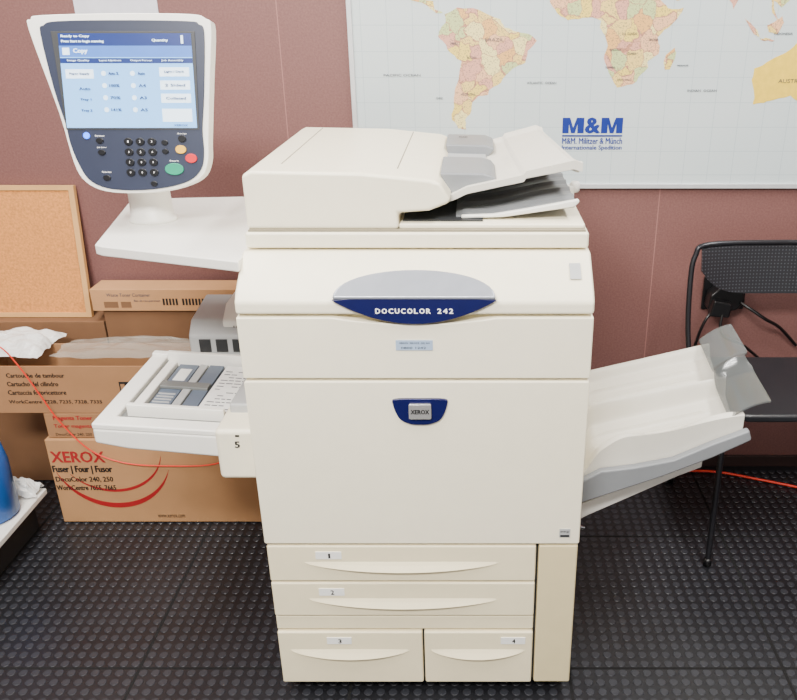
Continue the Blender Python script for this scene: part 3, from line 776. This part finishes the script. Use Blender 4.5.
# low white shelf and clutter
ls = empty('low_shelf', (-1.42, 1.68, 0), 'low white shelf unit beside stacked cardboard boxes', 'shelf')
box('shelf_top', -1.75, -1.235, 1.35, 1.965, .112, .130, OFFW, ls, .003)
box('shelf_side', -1.29, -1.275, 1.40, 1.95, .003, .112, DGREY, ls, .002)
box('shelf_side', -1.74, -1.725, 1.40, 1.95, .003, .112, OFFW, ls, .002)
bb = empty('blue_bucket', (-1.325, 1.84, .131), 'tall rounded blue plastic container standing on white shelf', 'container')
lathe('container_body', [(.060, .131), (.070, .14), (.072, .29), (.064, .34), (.04, .365)], -1.318, 1.83, BLUEP, bb)
lathe('cap', [(.025, .365), (.025, .385), (.02, .39)], -1.318, 1.83, OFFW, bb)
crumple('plastic_bag', -1.335, -1.243, 1.906, 1.957, .134, .038, PLASW, 'small crumpled clear plastic bag lying on white shelf', 5, 16)

# ------------------------------------------------------------------ chair
ch = empty('chair', (.87, 2.0, 0), 'black stacking chair with perforated plastic back and tube frame', 'chair')
seat = prism('seat', rrect(.665, 1.125, 1.80, 2.17, .05), TP(.435), .022, SEATM, ch, .008)
def back_piece():
    vs = []; fs = []
    nx, nz = 24, 10
    for side in (0, 1):
        for i in range(nx+1):
            for j in range(nz+1):
                u = -1+2*i/nx; v = j/nz
                x = .872+.235*u
                zt_ = .808-.012*u*u; zb = .668+.070*abs(u)**5
                z = zb+(zt_-zb)*v
                y = 2.135-.02*u*u+.02*(v)+side*.010
                vs.append((x, y, z))
    n = (nx+1)*(nz+1); W_ = nz+1
    for i in range(nx):
        for j in range(nz):
            a = i*W_+j; q = (a, a+1, a+W_+1, a+W_); fs.append(q); fs.append(tuple(n+k for k in q))
    for i in range(nx):
        for jj in (0, nz):
            a = i*W_+jj; fs.append((a, a+W_, n+a+W_, n+a))
    for j in range(nz):
        for i_ in (0, nx):
            a = i_*W_+j; fs.append((a, a+1, n+a+1, n+a))
    return finish('backrest', from_data('backrest', vs, fs), BACKM, ch, smooth=False)
back_piece()
for s in (0, 1):
    X = (lambda x: x) if s == 0 else (lambda x: 2*.877-x)
    tube('back_tube', [(X(.665), 1.95, .425), (X(.632), 2.05, .445), (X(.615), 2.10, .55), (X(.612), 2.13, .70), (X(.622), 2.145, .775), (X(.66), 2.15, .806), (X(.877), 2.158, .810)], .0075, TUBEM, ch)
    tube('leg', [(X(.648), 1.78, .004), (X(.655), 1.81, .22), (X(.664), 1.845, .40), (X(.672), 1.88, .424), (X(.672), 2.0, .425)], .008, TUBEM, ch)
    tube('leg', [(X(.640), 2.20, .004), (X(.650), 2.14, .25), (X(.664), 2.10, .40), (X(.672), 2.06, .424), (X(.672), 1.98, .425)], .008, TUBEM, ch)
    lathe('foot_cap', [(.011, .002), (.012, .02), (.009, .024)], X(.648), 1.782, BLACK, ch)
    lathe('foot_cap', [(.011, .002), (.012, .02), (.009, .024)], X(.640), 2.198, BLACK, ch)

# ------------------------------------------------------------------ plugs and cables
pl = empty('power_plug', (.78, 2.28, .6), 'black power adapter plugged into wall socket with cables', 'plug')
box('socket_plate', .70, .83, 2.290, 2.299, .560, .665, BLACK, pl, .004)
prism('adapter', [(-.06, -.035), (-.02, -.05), (.03, -.035), (.05, -.01), (.035, .05), (-.03, .035), (-.055, .01)], FR(.765, 2.290, .612), .05, BLACK, pl, .006)
prism('adapter', [(-.03, -.02), (.03, -.025), (.035, .02), (-.02, .03)], FR(.735, 2.245, .585), .03, BLACK, pl, .005)
tube('power_cable', [(.72, 2.23, .58), (.695, 2.22, .55), (.680, 2.23, .48), (.675, 2.26, .35), (.69, 2.27, .02)], .0045, BLACK, pl)
tube('power_cable', [(.745, 2.22, .575), (.74, 2.21, .53), (.76, 2.21, .50), (.82, 2.22, .47), (.9, 2.26, .40)], .0045, BLACK, pl)
tube('power_cable', [(.80, 2.24, .60), (.83, 2.22, .585), (.87, 2.21, .56), (.93, 2.24, .52), (1.0, 2.27, .45)], .005, BLACK, pl)
e = empty('extension_cable', (.9, 2.2, 0), 'orange red electrical cable trailing along the floor', 'cable')
tube('cable', [(.30, 2.21, .008), (.55, 2.24, .008), (.72, 2.25, .008), (.82, 2.24, .008), (.95, 2.19, .008), (1.2, 2.1, .008), (1.5, 2.1, .008)], .004, REDC, e)
e = empty('extension_cable', (-1.0, 1.95, .3), 'thin orange red cable looping in front of cartons', 'cable')
def wp(px, r, Y): return (bx(px, r, Y), Y, zr(r, Y))
tube('cable', [wp(-30, 335, 1.95), wp(0, 347, 1.95), wp(20, 368, 1.955), wp(40, 395, 1.96), wp(60, 422, 1.965), wp(90, 450, 1.965), wp(125, 463, 1.965), wp(170, 466, 1.965), wp(215, 464, 1.965), wp(245, 450, 1.965)], .002, REDC, e)

# ------------------------------------------------------------------ lights
def area(name, loc, sx, sy, e, col=(1, .97, .93), rot=(0, 0, 0)):
    l = bpy.data.lights.new(name, 'AREA'); l.shape = 'RECTANGLE'; l.size = sx; l.size_y = sy; l.energy = e; l.color = col
    o = bpy.data.objects.new(name, l); o.location = loc; o.rotation_euler = rot; scene.collection.objects.link(o)
area('ceiling_light', (-1.0, 1.2, 2.65), .3, 1.5, 72)
area('ceiling_light', (1.0, 1.2, 2.65), .3, 1.5, 72)
area('ceiling_light', (-.5, -.5, 2.6), 1.2, .35, 135, rot=(math.radians(35), 0, 0))
w = bpy.data.worlds.new('world'); scene.world = w; w.use_nodes = True
w.node_tree.nodes['Background'].inputs[0].default_value = (1, .98, .95, 1)
w.node_tree.nodes['Background'].inputs[1].default_value = .95

# ------------------------------------------------------------------ camera
cam = bpy.data.cameras.new('camera'); co = bpy.data.objects.new('camera', cam); scene.collection.objects.link(co)
co.location = (0, 0, 1.43); co.rotation_euler = (math.radians(90-23.7), 0, 0)
cam.sensor_width = 36; cam.lens = 36*800/797; cam.shift_x = -73.5/797; cam.clip_start = .02
scene.camera = co
